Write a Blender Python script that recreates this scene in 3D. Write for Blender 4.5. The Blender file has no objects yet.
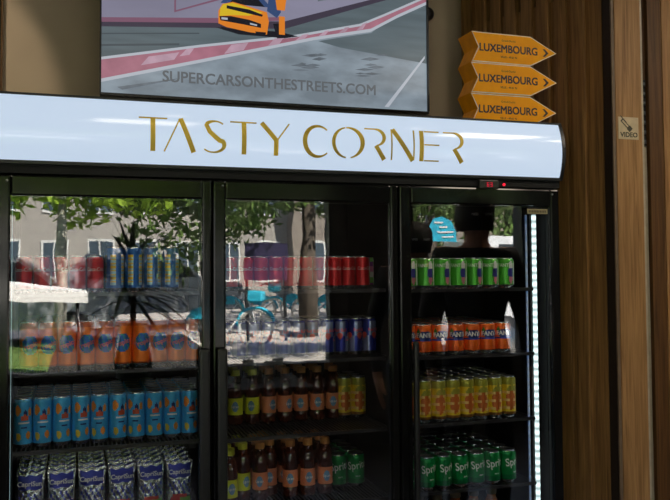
import bpy, bmesh, math, random
from mathutils import Vector, Matrix
random.seed(7)
PI = math.pi
C = bpy.context.scene.collection
sc = bpy.context.scene
V = sc.view_settings
sc.display_settings.display_device = 'sRGB'
V.view_transform = 'Standard'; V.look = 'None'; V.exposure = 0; V.gamma = 1; V.use_curve_mapping = False

# ------------------------------------------------------------------ materials
def lin(r, g, b):
    f = lambda c: (c/12.92 if c <= .04045 else ((c+.055)/1.055)**2.4)
    return (f(r/255), f(g/255), f(b/255))

def mat(name, col, rough=.5, metal=0., var=.12, scale=30., bump=0., coat=0., emit=None, es=1., spec=.5, trans=0.):
    """principled material with a faint procedural variation of its own colour"""
    m = bpy.data.materials.new(name); m.use_nodes = True
    nt = m.node_tree; N = nt.nodes; L = nt.links
    b = N['Principled BSDF']
    b.inputs['Roughness'].default_value = rough; b.inputs['Metallic'].default_value = metal
    b.inputs['Specular IOR Level'].default_value = spec
    b.inputs['Coat Weight'].default_value = coat; b.inputs['Coat Roughness'].default_value = .05
    b.inputs['Transmission Weight'].default_value = trans
    tc = N.new('ShaderNodeTexCoord'); no = N.new('ShaderNodeTexNoise'); no.inputs['Scale'].default_value = scale
    L.new(tc.outputs['Object'], no.inputs['Vector'])
    rp = N.new('ShaderNodeValToRGB')
    rp.color_ramp.elements[0].position = .3; rp.color_ramp.elements[1].position = .7
    rp.color_ramp.elements[0].color = (*[c*(1-var) for c in col], 1)
    rp.color_ramp.elements[1].color = (*[min(1, c*(1+var)) for c in col], 1)
    L.new(no.outputs['Fac'], rp.inputs['Fac']); L.new(rp.outputs['Color'], b.inputs['Base Color'])
    if bump:
        bp = N.new('ShaderNodeBump'); bp.inputs['Strength'].default_value = bump; bp.inputs['Distance'].default_value = .01
        L.new(no.outputs['Fac'], bp.inputs['Height']); L.new(bp.outputs['Normal'], b.inputs['Normal'])
    if emit:
        b.inputs['Emission Color'].default_value = (*emit, 1); b.inputs['Emission Strength'].default_value = es
    return m

def wood(name, c0, c1, rough=.5, gs=1.):
    m = bpy.data.materials.new(name); m.use_nodes = True
    nt = m.node_tree; N = nt.nodes; L = nt.links; b = N['Principled BSDF']
    b.inputs['Roughness'].default_value = rough; b.inputs['Specular IOR Level'].default_value = .3
    tc = N.new('ShaderNodeTexCoord'); mp = N.new('ShaderNodeMapping'); mp.inputs['Scale'].default_value = (30*gs, 30*gs, 1.3*gs)
    L.new(tc.outputs['Object'], mp.inputs['Vector'])
    n1 = N.new('ShaderNodeTexNoise'); n1.inputs['Scale'].default_value = 2.2; n1.inputs['Detail'].default_value = 5; n1.inputs['Distortion'].default_value = .8
    L.new(mp.outputs['Vector'], n1.inputs['Vector'])
    mp2 = N.new('ShaderNodeMapping'); mp2.inputs['Scale'].default_value = (160, 160, 5); L.new(tc.outputs['Object'], mp2.inputs['Vector'])
    n2 = N.new('ShaderNodeTexNoise'); n2.inputs['Scale'].default_value = 2; n2.inputs['Detail'].default_value = 3; L.new(mp2.outputs['Vector'], n2.inputs['Vector'])
    mx = N.new('ShaderNodeMath'); mx.operation = 'MULTIPLY_ADD'; mx.inputs[1].default_value = .35
    L.new(n2.outputs['Fac'], mx.inputs[0]); L.new(n1.outputs['Fac'], mx.inputs[2])
    rp = N.new('ShaderNodeValToRGB'); rp.color_ramp.elements[0].position = .42; rp.color_ramp.elements[1].position = .95
    rp.color_ramp.elements[0].color = (*c0, 1); rp.color_ramp.elements[1].color = (*c1, 1)
    L.new(mx.outputs[0], rp.inputs['Fac']); L.new(rp.outputs['Color'], b.inputs['Base Color'])
    bp = N.new('ShaderNodeBump'); bp.inputs['Strength'].default_value = .15; bp.inputs['Distance'].default_value = .002
    L.new(n2.outputs['Fac'], bp.inputs['Height']); L.new(bp.outputs['Normal'], b.inputs['Normal'])
    return m

def glass(name, fac=.07, tint=(1, 1, 1)):
    m = bpy.data.materials.new(name); m.use_nodes = True
    nt = m.node_tree; N = nt.nodes; L = nt.links
    for n in list(N): N.remove(n)
    o = N.new('ShaderNodeOutputMaterial'); mx = N.new('ShaderNodeMixShader')
    t = N.new('ShaderNodeBsdfTransparent'); t.inputs[0].default_value = (*tint, 1)
    g = N.new('ShaderNodeBsdfGlossy'); g.inputs['Roughness'].default_value = .0
    lw = N.new('ShaderNodeLayerWeight'); lw.inputs['Blend'].default_value = .5
    p = N.new('ShaderNodeMath'); p.operation = 'POWER'; p.inputs[1].default_value = 4
    ma = N.new('ShaderNodeMath'); ma.operation = 'MULTIPLY_ADD'; ma.inputs[1].default_value = .5; ma.inputs[2].default_value = fac
    L.new(lw.outputs['Facing'], p.inputs[0]); L.new(p.outputs[0], ma.inputs[0]); L.new(ma.outputs[0], mx.inputs['Fac'])
    # faint waviness of the tempered panes
    tc = N.new('ShaderNodeTexCoord'); no = N.new('ShaderNodeTexNoise'); no.inputs['Scale'].default_value = 3.5
    bp = N.new('ShaderNodeBump'); bp.inputs['Strength'].default_value = .06; bp.inputs['Distance'].default_value = .01
    L.new(tc.outputs['Object'], no.inputs['Vector']); L.new(no.outputs['Fac'], bp.inputs['Height']); L.new(bp.outputs['Normal'], g.inputs['Normal'])
    L.new(t.outputs[0], mx.inputs[1]); L.new(g.outputs[0], mx.inputs[2]); L.new(mx.outputs[0], o.inputs['Surface'])
    return m

def screen(name, rgb, k=1., var=0., scale=(8, 8, 8)):
    """what a lit screen shows: an emitting colour behind a glossy pane"""
    m = bpy.data.materials.new(name); m.use_nodes = True
    nt = m.node_tree; N = nt.nodes; L = nt.links; b = N['Principled BSDF']
    b.inputs['Base Color'].default_value = (.01, .01, .01, 1); b.inputs['Roughness'].default_value = .25; b.inputs['Specular IOR Level'].default_value = .25
    c = [x*k for x in lin(*rgb)]
    tc = N.new('ShaderNodeTexCoord'); mp = N.new('ShaderNodeMapping'); mp.inputs['Scale'].default_value = scale
    no = N.new('ShaderNodeTexNoise'); no.inputs['Scale'].default_value = 1; no.inputs['Detail'].default_value = 5
    rp = N.new('ShaderNodeValToRGB'); rp.color_ramp.elements[0].position = .35; rp.color_ramp.elements[1].position = .65
    rp.color_ramp.elements[0].color = (*[x*(1-var) for x in c], 1); rp.color_ramp.elements[1].color = (*[x*(1+var) for x in c], 1)
    L.new(tc.outputs['Object'], mp.inputs[0]); L.new(mp.outputs[0], no.inputs['Vector']); L.new(no.outputs['Fac'], rp.inputs[0])
    L.new(rp.outputs[0], b.inputs['Emission Color']); b.inputs['Emission Strength'].default_value = 1
    return m

M = {}
M['black'] = mat('black_plastic', (.010, .010, .011), .35, var=.2)
M['blackmatt'] = mat('black_liner', (.006, .0062, .007), .6, var=.2, spec=.25)
M['frame'] = mat('black_door_frame', (.006, .006, .006), .12, var=.2, spec=.35)
M['steel'] = mat('brushed_steel', (.45, .46, .47), .3, 1., var=.1)
M['shelf'] = mat('dark_shelf_wire', (.035, .035, .04), .35, .4)
M['rail'] = mat('dark_shelf_rail', (.05, .05, .055), .3, .6)
M['alu'] = mat('can_aluminium', (.72, .73, .75), .22, 1., var=.05)
M['alud'] = mat('can_lid_aluminium', (.5, .51, .53), .32, 1., var=.1)
M['white'] = mat('white_print', (.75, .75, .75), .35)
M['gold'] = mat('brushed_gold_letters', (.72, .50, .05), .45, .15, var=.3, scale=10)
M['door_glass'] = glass('cooler_door_glass', .115)
M['wall'] = mat('beige_wall_paint', lin(178, 160, 134), .8, var=.04, scale=5, bump=.05)
M['ceil'] = mat('grey_ceiling_paint', (.28, .27, .25), .85, var=.05)
M['floor'] = mat('dark_floor_tiles', (.03, .028, .026), .35, var=.2, scale=4)
M['darkwall'] = mat('dark_interior_wall', (.035, .032, .030), .7, var=.2)
M['walnut'] = wood('walnut_slats', lin(92, 65, 34), lin(158, 116, 66))
M['walnutd'] = wood('dark_walnut_backing', lin(62, 40, 18), lin(104, 70, 36))
M['oak'] = wood('light_oak_post', lin(118, 84, 50), lin(176, 134, 86))

# ------------------------------------------------------------------ mesh helper
class MB:
    def __init__(s): s.v = []; s.f = []; s.m = []; s.sm = []
    def add(s, vs, fs, mi=0, smooth=False):
        k = len(s.v); s.v += [tuple(p) for p in vs]
        for i, f in enumerate(fs):
            s.f.append([k+j for j in f]); s.m.append(mi[i] if isinstance(mi, list) else mi); s.sm.append(smooth)
        return s
    def box(s, x0, x1, y0, y1, z0, z1, mi=0, R=None):
        vs = [Vector((x, y, z)) for z in (z0, z1) for y in (y0, y1) for x in (x0, x1)]
        if R is not None: vs = [R @ v for v in vs]
        return s.add(vs, [(0, 2, 3, 1), (4, 5, 7, 6), (0, 1, 5, 4), (2, 6, 7, 3), (0, 4, 6, 2), (1, 3, 7, 5)], mi)
    def bbox(s, x0, x1, y0, y1, z0, z1, b=.004, mi=0):
        """box with chamfered long edges"""
        bm = bmesh.new(); bmesh.ops.create_cube(bm, size=1)
        for v in bm.verts: v.co = Vector((x0+(v.co.x+.5)*(x1-x0), y0+(v.co.y+.5)*(y1-y0), z0+(v.co.z+.5)*(z1-z0)))
        bmesh.ops.bevel(bm, geom=bm.edges[:], offset=b, segments=2, affect='EDGES', profile=.6)
        bm.verts.index_update()
        s.add([v.co for v in bm.verts], [[v.index for v in f.verts] for f in bm.faces], mi); bm.free(); return s
    def lathe(s, prof, n=24, mi=0, cx=0, cy=0, fn=None, caps=True, smooth=True):
        vs = []; fs = []; ms = []
        for (r, z) in prof:
            for i in range(n):
                a = 2*PI*i/n; vs.append((cx+r*math.sin(a), cy-r*math.cos(a), z))
        for j in range(len(prof)-1):
            for i in range(n):
                k = (i+1) % n
                fs.append((j*n+i, j*n+k, (j+1)*n+k, (j+1)*n+i))
                if fn:
                    a = (i+.5)/n*2*PI; a = a-2*PI if a > PI else a
                    ms.append(fn(a, (prof[j][1]+prof[j+1][1])/2))
                else: ms.append(mi)
        if caps:
            fs.append(list(range(n-1, -1, -1))); ms.append(mi)
            fs.append([(len(prof)-1)*n+i for i in range(n)]); ms.append(mi)
        return s.add(vs, fs, ms, smooth)
    def tube(s, pts, r, n=8, mi=0, caps=True):
        pts = [Vector(p) for p in pts]; vs = []; fs = []
        rr = r if isinstance(r, (list, tuple)) else [r]*len(pts)
        up = Vector((0, 0, 1))
        for i, p in enumerate(pts):
            t = (pts[min(i+1, len(pts)-1)]-pts[max(i-1, 0)]).normalized()
            a = t.cross(up if abs(t.z) < .95 else Vector((1, 0, 0))).normalized(); b = t.cross(a)
            for k in range(n):
                q = 2*PI*k/n; vs.append(p+(a*math.cos(q)+b*math.sin(q))*rr[i])
        for i in range(len(pts)-1):
            for k in range(n):
                l = (k+1) % n; fs.append((i*n+k, i*n+l, (i+1)*n+l, (i+1)*n+k))
        if caps: fs += [list(range(n-1, -1, -1)), [(len(pts)-1)*n+k for k in range(n)]]
        return s.add(vs, fs, mi, True)
    def torus(s, c, R, r, ax='y', n=28, k=8, mi=0, a0=0, a1=2*PI):
        pts = []
        for i in range(n+1):
            a = a0+(a1-a0)*i/n
            d = (math.cos(a)*R, 0, math.sin(a)*R) if ax == 'y' else ((math.cos(a)*R, math.sin(a)*R, 0) if ax == 'z' else (0, math.cos(a)*R, math.sin(a)*R))
            pts.append((c[0]+d[0], c[1]+d[1], c[2]+d[2]))
        return s.tube(pts, r, k, mi, caps=abs(a1-a0) < 6.2)
    def prism(s, poly, y0, y1, mi=0, side=None):
        """polygon in x,z extruded along y (front y0)"""
        n = len(poly); vs = [(x, y0, z) for x, z in poly]+[(x, y1, z) for x, z in poly]
        ar = sum(poly[i][0]*poly[(i+1) % n][1]-poly[(i+1) % n][0]*poly[i][1] for i in range(n))
        fr = list(range(n)) if ar > 0 else list(range(n-1, -1, -1))
        s.add(vs, [fr, [i+n for i in reversed(fr)]], mi)
        return s.add(vs, [(i, (i+1) % n, (i+1) % n+n, i+n) if ar < 0 else ((i+1) % n, i, i+n, (i+1) % n+n) for i in range(n)], mi if side is None else side)
    def build(s, name, mats, parent=None, loc=None, bevel=0):
        me = bpy.data.meshes.new(name); me.from_pydata(s.v, [], s.f); me.update()
        for m in (mats if isinstance(mats, list) else [mats]): me.materials.append(M[m] if isinstance(m, str) else m)
        me.polygons.foreach_set('material_index', s.m); me.polygons.foreach_set('use_smooth', s.sm)
        o = bpy.data.objects.new(name, me); C.objects.link(o)
        if parent: o.parent = parent
        if loc: o.location = loc
        if bevel:
            b = o.modifiers.new('bevel', 'BEVEL'); b.width = bevel; b.segments = 2; b.limit_method = 'ANGLE'
        return o

_txt = {}
def text2d(t, size=1., align='CENTER', bold=0.):
    key = (t, align, bold)
    if key not in _txt:
        c = bpy.data.curves.new('tmp', 'FONT'); c.body = t; c.align_x = align; c.align_y = 'CENTER'; c.resolution_u = 3; c.offset = bold; c.size = 1
        o = bpy.data.objects.new('tmp', c); C.objects.link(o)
        dg = bpy.context.evaluated_depsgraph_get(); me = o.evaluated_get(dg).to_mesh()
        _txt[key] = ([(v.co.x, v.co.y) for v in me.vertices], [list(p.vertices) for p in me.polygons])
        o.evaluated_get(dg).to_mesh_clear(); bpy.data.objects.remove(o); bpy.data.curves.remove(c)
    vs, fs = _txt[key]
    return [(x*size, y*size) for x, y in vs], fs

def add_text(mb, t, x, y, z, size, mi=0, align='CENTER', sx=1., bold=0., rot=0.):
    """flat lettering on a plane facing -y"""
    vs, fs = text2d(t, size, align, 0.); c, s_ = math.cos(rot), math.sin(rot); n = 4 if bold else 1
    for i in range(n):     # heavier weight: the same outline laid on again a hair to the side
        dx = ((i % 2)-.5)*bold*size*1.3 if bold else 0; dz = ((i//2)-.5)*bold*size if bold else 0
        mb.add([(x+dx+(a*sx*c-b*s_), y-.00003*i, z+dz+(a*sx*s_+b*c)) for a, b in vs], fs, mi)

def wrap_text(mb, t, r, z, size, mi=0, th0=0., rot=0., sx=1., bold=.02):
    vs, fs = text2d(t, size, 'CENTER', bold); c, s_ = math.cos(rot), math.sin(rot)
    out = []
    for a, b in vs:
        X = a*sx*c-b*s_; Z = a*sx*s_+b*c; th = th0+X/r
        out.append(((r+.0007)*math.sin(th), -(r+.0007)*math.cos(th), z+Z))
    mb.add(out, fs, mi)

def empty(name, loc=(0, 0, 0), rz=0., label=None, cat=None, group=None):
    o = bpy.data.objects.new(name, None); C.objects.link(o); o.location = loc; o.rotation_euler = (0, 0, rz); o.empty_display_size = .05
    return tag(o, label, cat, group)
def tag(o, label=None, cat=None, group=None, kind=None):
    if label: o['label'] = label
    if cat: o['category'] = cat
    if group: o['group'] = group
    if kind: o['kind'] = kind
    return o
def struct(o): o['kind'] = 'structure'; return o
def copy_tree(o, parent=None):
    c = o.copy(); C.objects.link(c)
    if parent: c.parent = parent
    for ch in list(o.children): copy_tree(ch, c)
    return c
ORD = ['first', 'second', 'third', 'fourth', 'fifth', 'sixth', 'seventh', 'eighth', 'ninth', 'tenth', 'eleventh', 'twelfth']

# ------------------------------------------------------------------ camera
cam = bpy.data.cameras.new('camera'); co = bpy.data.objects.new('camera', cam); C.objects.link(co)
yaw, pit, rol = math.radians(17.985), math.radians(2.3127), math.radians(-.3718)
fw = Vector((math.sin(yaw)*math.cos(pit), math.cos(yaw)*math.cos(pit), math.sin(pit)))
r_ = Vector((math.cos(yaw), -math.sin(yaw), 0)); u_ = r_.cross(fw)
r2 = r_*math.cos(rol)+u_*math.sin(rol); u2 = -r_*math.sin(rol)+u_*math.cos(rol)
Rm = Matrix((r2, u2, -fw)).transposed()
co.matrix_world = Matrix.Translation((.2357, -2.582, 1.5)) @ Rm.to_4x4()
cam.sensor_width = 36; cam.lens = 795.43/670*36; cam.shift_y = -13.87/670; cam.clip_start = .02; cam.clip_end = 200
sc.camera = co

# ------------------------------------------------------------------ room shell
def sbox(name, m, *a, bevel=0): return struct(MB().box(*a).build(name, m, bevel=bevel))
sbox('floor', 'floor', -2.6, 4.4, -3.95, 1.0, -.1, 0)
sbox('ceiling', 'ceil', -2.6, 4.4, -3.95, 1.0, 2.95, 3.05)
sbox('wall_back', 'wall', -2.6, 4.4, .78, .9, 0, 2.95)
sbox('wall_left', 'darkwall', -2.7, -2.6, -3.95, 1.0, 0, 2.95)
sbox('wall_right', 'darkwall', 4.4, 4.5, -3.95, 1.0, 0, 2.95)
# shop front towards the street: two openings with a pier between
fw_ = MB()
fw_.box(-2.6, -1.9, -3.95, -3.8, 0, 2.95); fw_.box(2.27, 2.98, -3.95, -3.8, 0, 2.95); fw_.box(4.12, 4.4, -3.95, -3.8, 0, 2.95)
fw_.box(-1.9, 2.27, -3.95, -3.8, 2.55, 2.95); fw_.box(2.98, 4.12, -3.95, -3.8, 2.55, 2.95)
fw_.box(-1.9, 2.27, -3.92, -3.79, 0, .72); fw_.box(2.98, 4.12, -3.92, -3.79, 0, .72)
struct(fw_.build('wall_front', 'darkwall'))
for i, (a, b) in enumerate([(-1.9, 2.27), (2.98, 4.12)]):
    w = MB(); t = .03
    w.box(a, a+t, -3.8, -3.74, 0, 2.55); w.box(b-t, b, -3.8, -3.74, 0, 2.55); w.box(a+t, b-t, -3.8, -3.74, 2.52, 2.55)
    struct(w.build('window_%d' % (i+1), 'black'))
# pale pilaster on the left part of the back wall

# ------------------------------------------------------------------ slatted walnut wall running out beside the cooler
ux, uy = .398, -.9175           # direction of the slat wall, from the back wall towards the shop
nx, ny = -.9175, -.398          # its outward normal
SW = Matrix(((ux, nx, 0, 1.935), (uy, ny, 0, .70), (0, 0, 1, 0), (0, 0, 0, 1)))   # local x along, y outward
sw = empty('slatted_wall', (0, 0, 0), 0, 'dark walnut slatted wall panel between the drinks cooler and the light oak post', 'wall panel')
MB().box(0, .70, -.05, -.02, 0, 2.94, R=SW).build('backing_board', 'walnutd', sw)
MB().box(0, .70, -.02, .008, 0, 2.605, R=SW).build('filler_panel', 'walnut', sw)
k = 0; x = .0
while x < .64:
    MB().box(x, x+.056, -.02, .020+(.006 if k % 2 else 0), .0, 2.945, R=SW).build('slat', 'walnut', sw, bevel=.003)
    x += .082; k += 1
# posts
p = empty('oak_post', (2.205, 0, 0), 0, 'light oak post with a pale edge strip carrying the video surveillance sticker', 'post')
MB().bbox(.021, .142, 0, .30, 0, 2.95, b=.003).build('post_body', 'oak', p)
MB().box(.006, .020, .010, .30, 0, 2.95).build('side_board', mat('dark_wood_edge', lin(44, 32, 22), .7), p)
MB().box(.007, .020, .003, .009, 0, 2.95).build('front_edge', mat('greyish_wood_edge', lin(104, 84, 66), .6), p)
MB().box(.143, .154, .006, .05, 0, 2.95).build('edge_strip', mat('pale_edge_strip', lin(170, 160, 140), .5), p)
p2 = empty('oak_post', (2.450, 0, 0), 0, 'light oak post cut by the right edge of the picture', 'post')
MB().bbox(0, .142, 0, .03, 0, 2.95, b=.003).build('post_body', 'oak', p2)
tag(MB().bbox(2.381, 2.446, .0, .02, 0, 2.95, b=.002).build('wooden_board', 'walnutd'), 'dark walnut upright board between the two light oak posts', 'board')
# what shows in the slot between the posts
gr = empty('ventilation_grille', (2.56, .34, 2.04), 0, 'dark louvred grille seen through the narrow slot right of the oak post', 'grille')
MB().box(-.02, .14, .03, .05, -.0, .30).build('back_plate', 'black', gr)
for i in range(7): MB().box(-.02, .14, 0, .03, .01+i*.043, .022+i*.043).build('louvre', mat('grille_louvre', (.10, .11, .12), .4), gr)
tag(MB().box(2.54, 2.80, .34, .36, 0, 2.03).build('pale_panel', mat('pale_panel_paint', lin(150, 142, 122), .6)), 'pale grey panel low behind the slot between the oak posts', 'panel')
struct(MB().box(2.26, 4.4, .48, .55, 0, 2.95).build('trim_2', 'walnutd'))
# sticker
st = MB(); st.bbox(2.234, 2.327, -.0025, -.0005, 1.995, 2.082, b=.0005, mi=0)
y = -.0032
add_text(st, 'VIDEO', 2.2815, y, 2.012, .026, 1, bold=.06, sx=1.05)
Rc = lambda cx, cz, a, pts: [(cx+x*math.cos(a)-z*math.sin(a), cz+x*math.sin(a)+z*math.cos(a)) for x, z in pts]
for q in (Rc(2.264, 2.056, -.75, [(-.022, -.007), (.022, -.007), (.022, .008), (-.022, .008)]), Rc(2.285, 2.037, -.75, [(-.008, -.010), (.010, -.010), (.010, .010), (-.008, .010)]), Rc(2.256, 2.074, -.75, [(-.018, -.002), (.02, -.002), (.02, .002), (-.018, .002)])):
    st.prism(q, y, y+.0004, 1)
st.prism(Rc(2.264, 2.056, -.75, [(-.017, -.003), (.018, -.003), (.018, .004), (-.017, .004)]), y-.0004, y-.0002, 0)
tag(st.build('warning_sticker', [mat('sticker_paper', lin(190, 172, 140), .6), mat('sticker_ink', lin(70, 66, 50), .6)]), 'small cream camera sticker reading VIDEO on the oak post', 'sticker')

# ------------------------------------------------------------------ left edge panel, wall camera
lp = empty('wall_panel', (-.055, .74, 2.1), 0, 'black framed panel on the wall at the upper left picture edge', 'panel')
MB().bbox(-.5, 0, -.02, .035, 0, .7, b=.004).build('panel_body', 'black', lp)
MB().bbox(.002, .008, 0, .035, 0, .7, b=.002).build('edge_strip', 'walnut', lp)
wc = empty('wall_speaker', (1.755, .78, 2.66), 0, 'small round black fitting on the wall right of the television', 'wall fitting')
MB().tube([(0, 0, 0), (0, -.05, 0)], .016, 12).build('bracket', 'black', wc)
bm = bmesh.new(); bmesh.ops.create_uvsphere(bm, u_segments=20, v_segments=12, radius=.032); bm.verts.index_update()
MB().add([(v.co.x, v.co.y-.07, v.co.z) for v in bm.verts], [[v.index for v in f.verts] for f in bm.faces], 0, True).build('housing', 'black', wc); bm.free()

# ------------------------------------------------------------------ television
tv = empty('television', (0, 0, 0), 0, 'large wall mounted television showing an orange sports car on a race track', 'television')
X0, X1, Z0, Z1 = .321, 1.700, 2.186, 2.965-.03
MB().bbox(X0-.004, X1+.006, .606, .655, Z0-.012, Z1, b=.004).build('housing', 'black', tv)
MB().box(.75, 1.25, .656, .778, 2.4, 2.75).build('wall_bracket', 'black', tv)
bz = MB(); bz.bbox(X0-.004, X1+.006, .592, .606, Z0-.012, Z0, b=.002); bz.bbox(X0-.006, X0, .592, .606, Z0, Z1, b=.001); bz.bbox(X1, X1+.008, .592, .606, Z0, Z1, b=.001); bz.bbox(X0, X1, .592, .606, Z1-.008, Z1, b=.001)
bz.build('bezel', 'black', tv)
pic = MB(); YS = .6055
SM = [screen('screen_asphalt', (86, 98, 104), 1, .12, (3, 3, 25)), screen('screen_wall', (128, 126, 146), 1, .1, (2, 2, 6)), screen('screen_darkline', (62, 56, 70)), screen('screen_kerb_red', (156, 104, 120), 1, .15, (10, 10, 10)),
      screen('screen_white', (172, 178, 188)), screen('screen_concrete', (124, 136, 146), 1, .22, (6, 6, 14)), screen('screen_skid', (96, 104, 112), 1, .2, (20, 20, 20)), screen('screen_text', (92, 96, 100)),
      screen('screen_orange', (214, 124, 40)), screen('screen_yellow', (206, 176, 40)), screen('screen_black', (26, 26, 34)), screen('screen_blue', (52, 72, 112)), screen('screen_pink', (120, 84, 104)), screen('screen_dark', (70, 78, 84)), screen('screen_light_pink', (172, 142, 158), 1, .15, (14, 14, 14))]
_l = [0]
def sp(pts, m):
    _l[0] += 1; y = YS-.0003*_l[0]
    n = len(pts); ar = sum(pts[i][0]*pts[(i+1) % n][1]-pts[(i+1) % n][0]*pts[i][1] for i in range(n))
    if ar < 0: pts = pts[::-1]
    pic.add([(x, y, z) for x, z in pts], [list(range(n))], m)
sp([(X0, Z0), (X1, Z0), (X1, Z1), (X0, Z1)], 0)                                   # asphalt
sp([(X0, 2.462), (1.055, 2.53), (1.458, 2.661), (X1, 2.75), (X1, Z1), (X0, Z1)], 1)   # barrier wall
sp([(X0, 2.446), (1.055, 2.500), (1.458, 2.648), (X1, 2.735), (X1, 2.757), (1.458, 2.668), (1.055, 2.532), (X0, 2.464)], 2)
sp([(X0, 2.464), (.77, 2.500), (1.055, 2.535), (1.055, 2.55), (.77, 2.520), (X0, 2.482)], 12)
sp([(.60, 2.527), (.79, 2.598), (.79, 2.606), (.60, 2.534)], 12); sp([(.60, 2.527), (.60, 2.62), (.607, 2.62), (.607, 2.53)], 12)
sp([(1.2, 2.63), (1.46, 2.70), (1.46, 2.79), (1.2, 2.72)], 6)
sp([(X0, 2.415), (.7, 2.448), (.7, 2.453), (X0, 2.42)], 13); sp([(X0, 2.368), (.62, 2.395), (.62, 2.403), (X0, 2.376)], 13)
sp([(X0, Z0), (X1, Z0), (X1, 2.655), (1.527, 2.59), (1.438, 2.52), (1.181, 2.465), (.702, 2.331), (X0, 2.228)], 5)   # concrete
# tarmac apron right of the kerb
sp([(1.30, 2.44), (X1, 2.40), (X1, 2.655), (1.527, 2.585), (1.44, 2.515), (1.2, 2.46)], 0)
# kerb
up = [(X0, 2.322), (.702, 2.400), (1.098, 2.474), (1.388, 2.547), (1.50, 2.60), (X1, 2.70)]
lo = [(X0, 2.236), (.702, 2.339), (1.181, 2.471), (1.438, 2.529), (1.56, 2.60), (X1, 2.672)]
sp(up+lo[::-1], 3)
for a, b in ((up, .007), (lo, .009)): sp([(x, z+b*.5) for x, z in a]+[(x, z-b) for x, z in a[::-1]], 4)
def lerp(P, x):
    for (a, b), (c, d) in zip(P, P[1:]):
        if a <= x <= c: return b+(d-b)*(x-a)/(c-a)
for x0, x1, f0, f1 in ((.47, .60, .35, .75), (.62, .66, .5, .9), (.80, .88, .15, .8), (.98, 1.03, .1, .9), (1.10, 1.14, .2, .9), (1.20, 1.23, .2, .9), (1.29, 1.32, .2, .9), (1.37, 1.40, .2, .9)):
    g = lambda x, f: (x, lerp(lo, x)*(1-f)+lerp(up, x)*f)
    sp([g(x0, f0), g(x1, f0), g(x1+.02, f1), g(x0+.03, f1)], 14)
# skid marks and line on the concrete
rs = random.Random(3)
for (xa, za, xb, zb) in ((1.24, 2.43, 1.10, 2.31), (1.48, 2.43, 1.40, 2.32)):
    for q in range(9):
        t = rs.random(); x = xa+(xb-xa)*t+rs.uniform(-.03, .03); z = za+(zb-za)*t; a = rs.uniform(.02, .05); h_ = rs.uniform(.003, .008)
        sp([(x-a, z-h_*.6), (x, z-h_), (x+a, z+h_*.4), (x, z+h_)], 6)
sp([(.38, 2.21), (.62, 2.26), (.60, 2.252), (.40, 2.2)], 6)
sp([(1.687, 2.432), (1.687, 2.420), (1.515, 2.195), (1.495, 2.195)], 4)
# web address on the screen
_l[0] += 1; add_text(pic, 'SUPERCARSONTHESTREETS.COM', 1.005, YS-.0003*_l[0], 2.262, .062, 7, bold=.03, sx=.98)
# the car, seen from behind, and the marshal beside it
car = lambda pts, m: sp([(.775+x*(.281/67.), 2.478+(28-yy)*.00425) for x, yy in pts], m)
car([(-3, 28), (20, 33), (66, 33), (80, 30), (60, 27)], 10)
car([(2, 4), (12, -8), (40, -9), (52, 4)], 11); car([(10, 4), (18, -5), (36, -6), (46, 4)], 10)
car([(0, 24), (0, 12), (4, 5), (14, 2), (30, 5), (48, 9), (50, 18), (48, 31), (30, 30), (8, 27)], 8)
car([(1, 17), (2, 9), (5, 5), (14, 3), (28, 6), (44, 10), (30, 14), (12, 15)], 9)
car([(1, 17), (12, 16), (30, 18), (42, 21), (42, 25), (24, 23), (2, 21)], 10); car([(3, 18), (9, 18), (9, 20), (3, 20)], 4); car([(31, 21), (38, 22), (38, 23.5), (31, 22.5)], 4)
car([(8, 6), (30, 8), (44, 12), (43, 14), (8, 9)], 10)
car([(2, 27), (10, 28), (10, 31), (4, 30)], 10); car([(36, 29), (47, 29), (46, 33), (38, 33)], 10); car([(54, 20), (66, 18), (66, 33), (58, 34)], 10)
car([(48, 8), (50, -8), (60, -8), (62, 8), (58, 14)], 11); car([(56, -8), (68, -8), (66, 6), (58, 6)], 8); car([(60, 12), (66, 12), (66, 30), (60, 30)], 8)
pic.build('screen', SM, tv)
# black bar below the screen, its glints built as steel strips
sb = empty('sound_bar', (0, 0, 0), 0, 'thin black sound bar lying on the cooler top just below the television', 'sound bar')
MB().bbox(.33, 1.50, .46, .53, 2.045, 2.10, b=.008).build('housing', 'black', sb)
g = MB()
for i in range(26):
    a = .35+i*.044+random.random()*.01; g.box(a, a+.02+random.random()*.02, .4585, .4598, 2.065+random.random()*.012, 2.074+random.random()*.018)
g.box(.35, 1.5, .4592, .4600, 2.069, 2.073); g.build('glint_strips', 'steel', sb)

# ------------------------------------------------------------------ the three-door cooler
W = .655
fr = empty('display_cooler', (0, 0, 0), 0, 'black three-door glass drinks cooler with lit TASTY CORNER header', 'drinks cooler')
cab = MB()
cab.box(0, .035, .05, .585, .08, 2.03); cab.box(1.93, 1.965, .05, .585, .08, 2.03); cab.box(.035, 1.93, .545, .585, .08, 2.03)
cab.box(.035, 1.93, .05, .545, 1.83, 2.03); cab.box(.035, 1.93, .05, .545, .08, .20)
cab.box(0, 1.965, -.0, .05, 1.795, 1.835); cab.box(.03, .07, .05, .12, 0, .08); cab.box(1.89, 1.93, .05, .12, 0, .08); cab.box(.03, .07, .5, .56, 0, .08); cab.box(1.89, 1.93, .5, .56, 0, .08)
cab.build('cabinet', 'blackmatt', fr)
MB().bbox(0, 1.965, .0, .045, .0, .09, b=.003).build('kick_plate', 'black', fr)
for xm in (W, 2*W): MB().box(xm-.022, xm+.022, .045, .075, .20, 1.83).build('mullion', 'blackmatt', fr)
for xm in (W, 2*W): MB().box(xm-.004, xm+.004, .10, .545, .20, 1.83).build('divider', 'blackmatt', fr)
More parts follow.
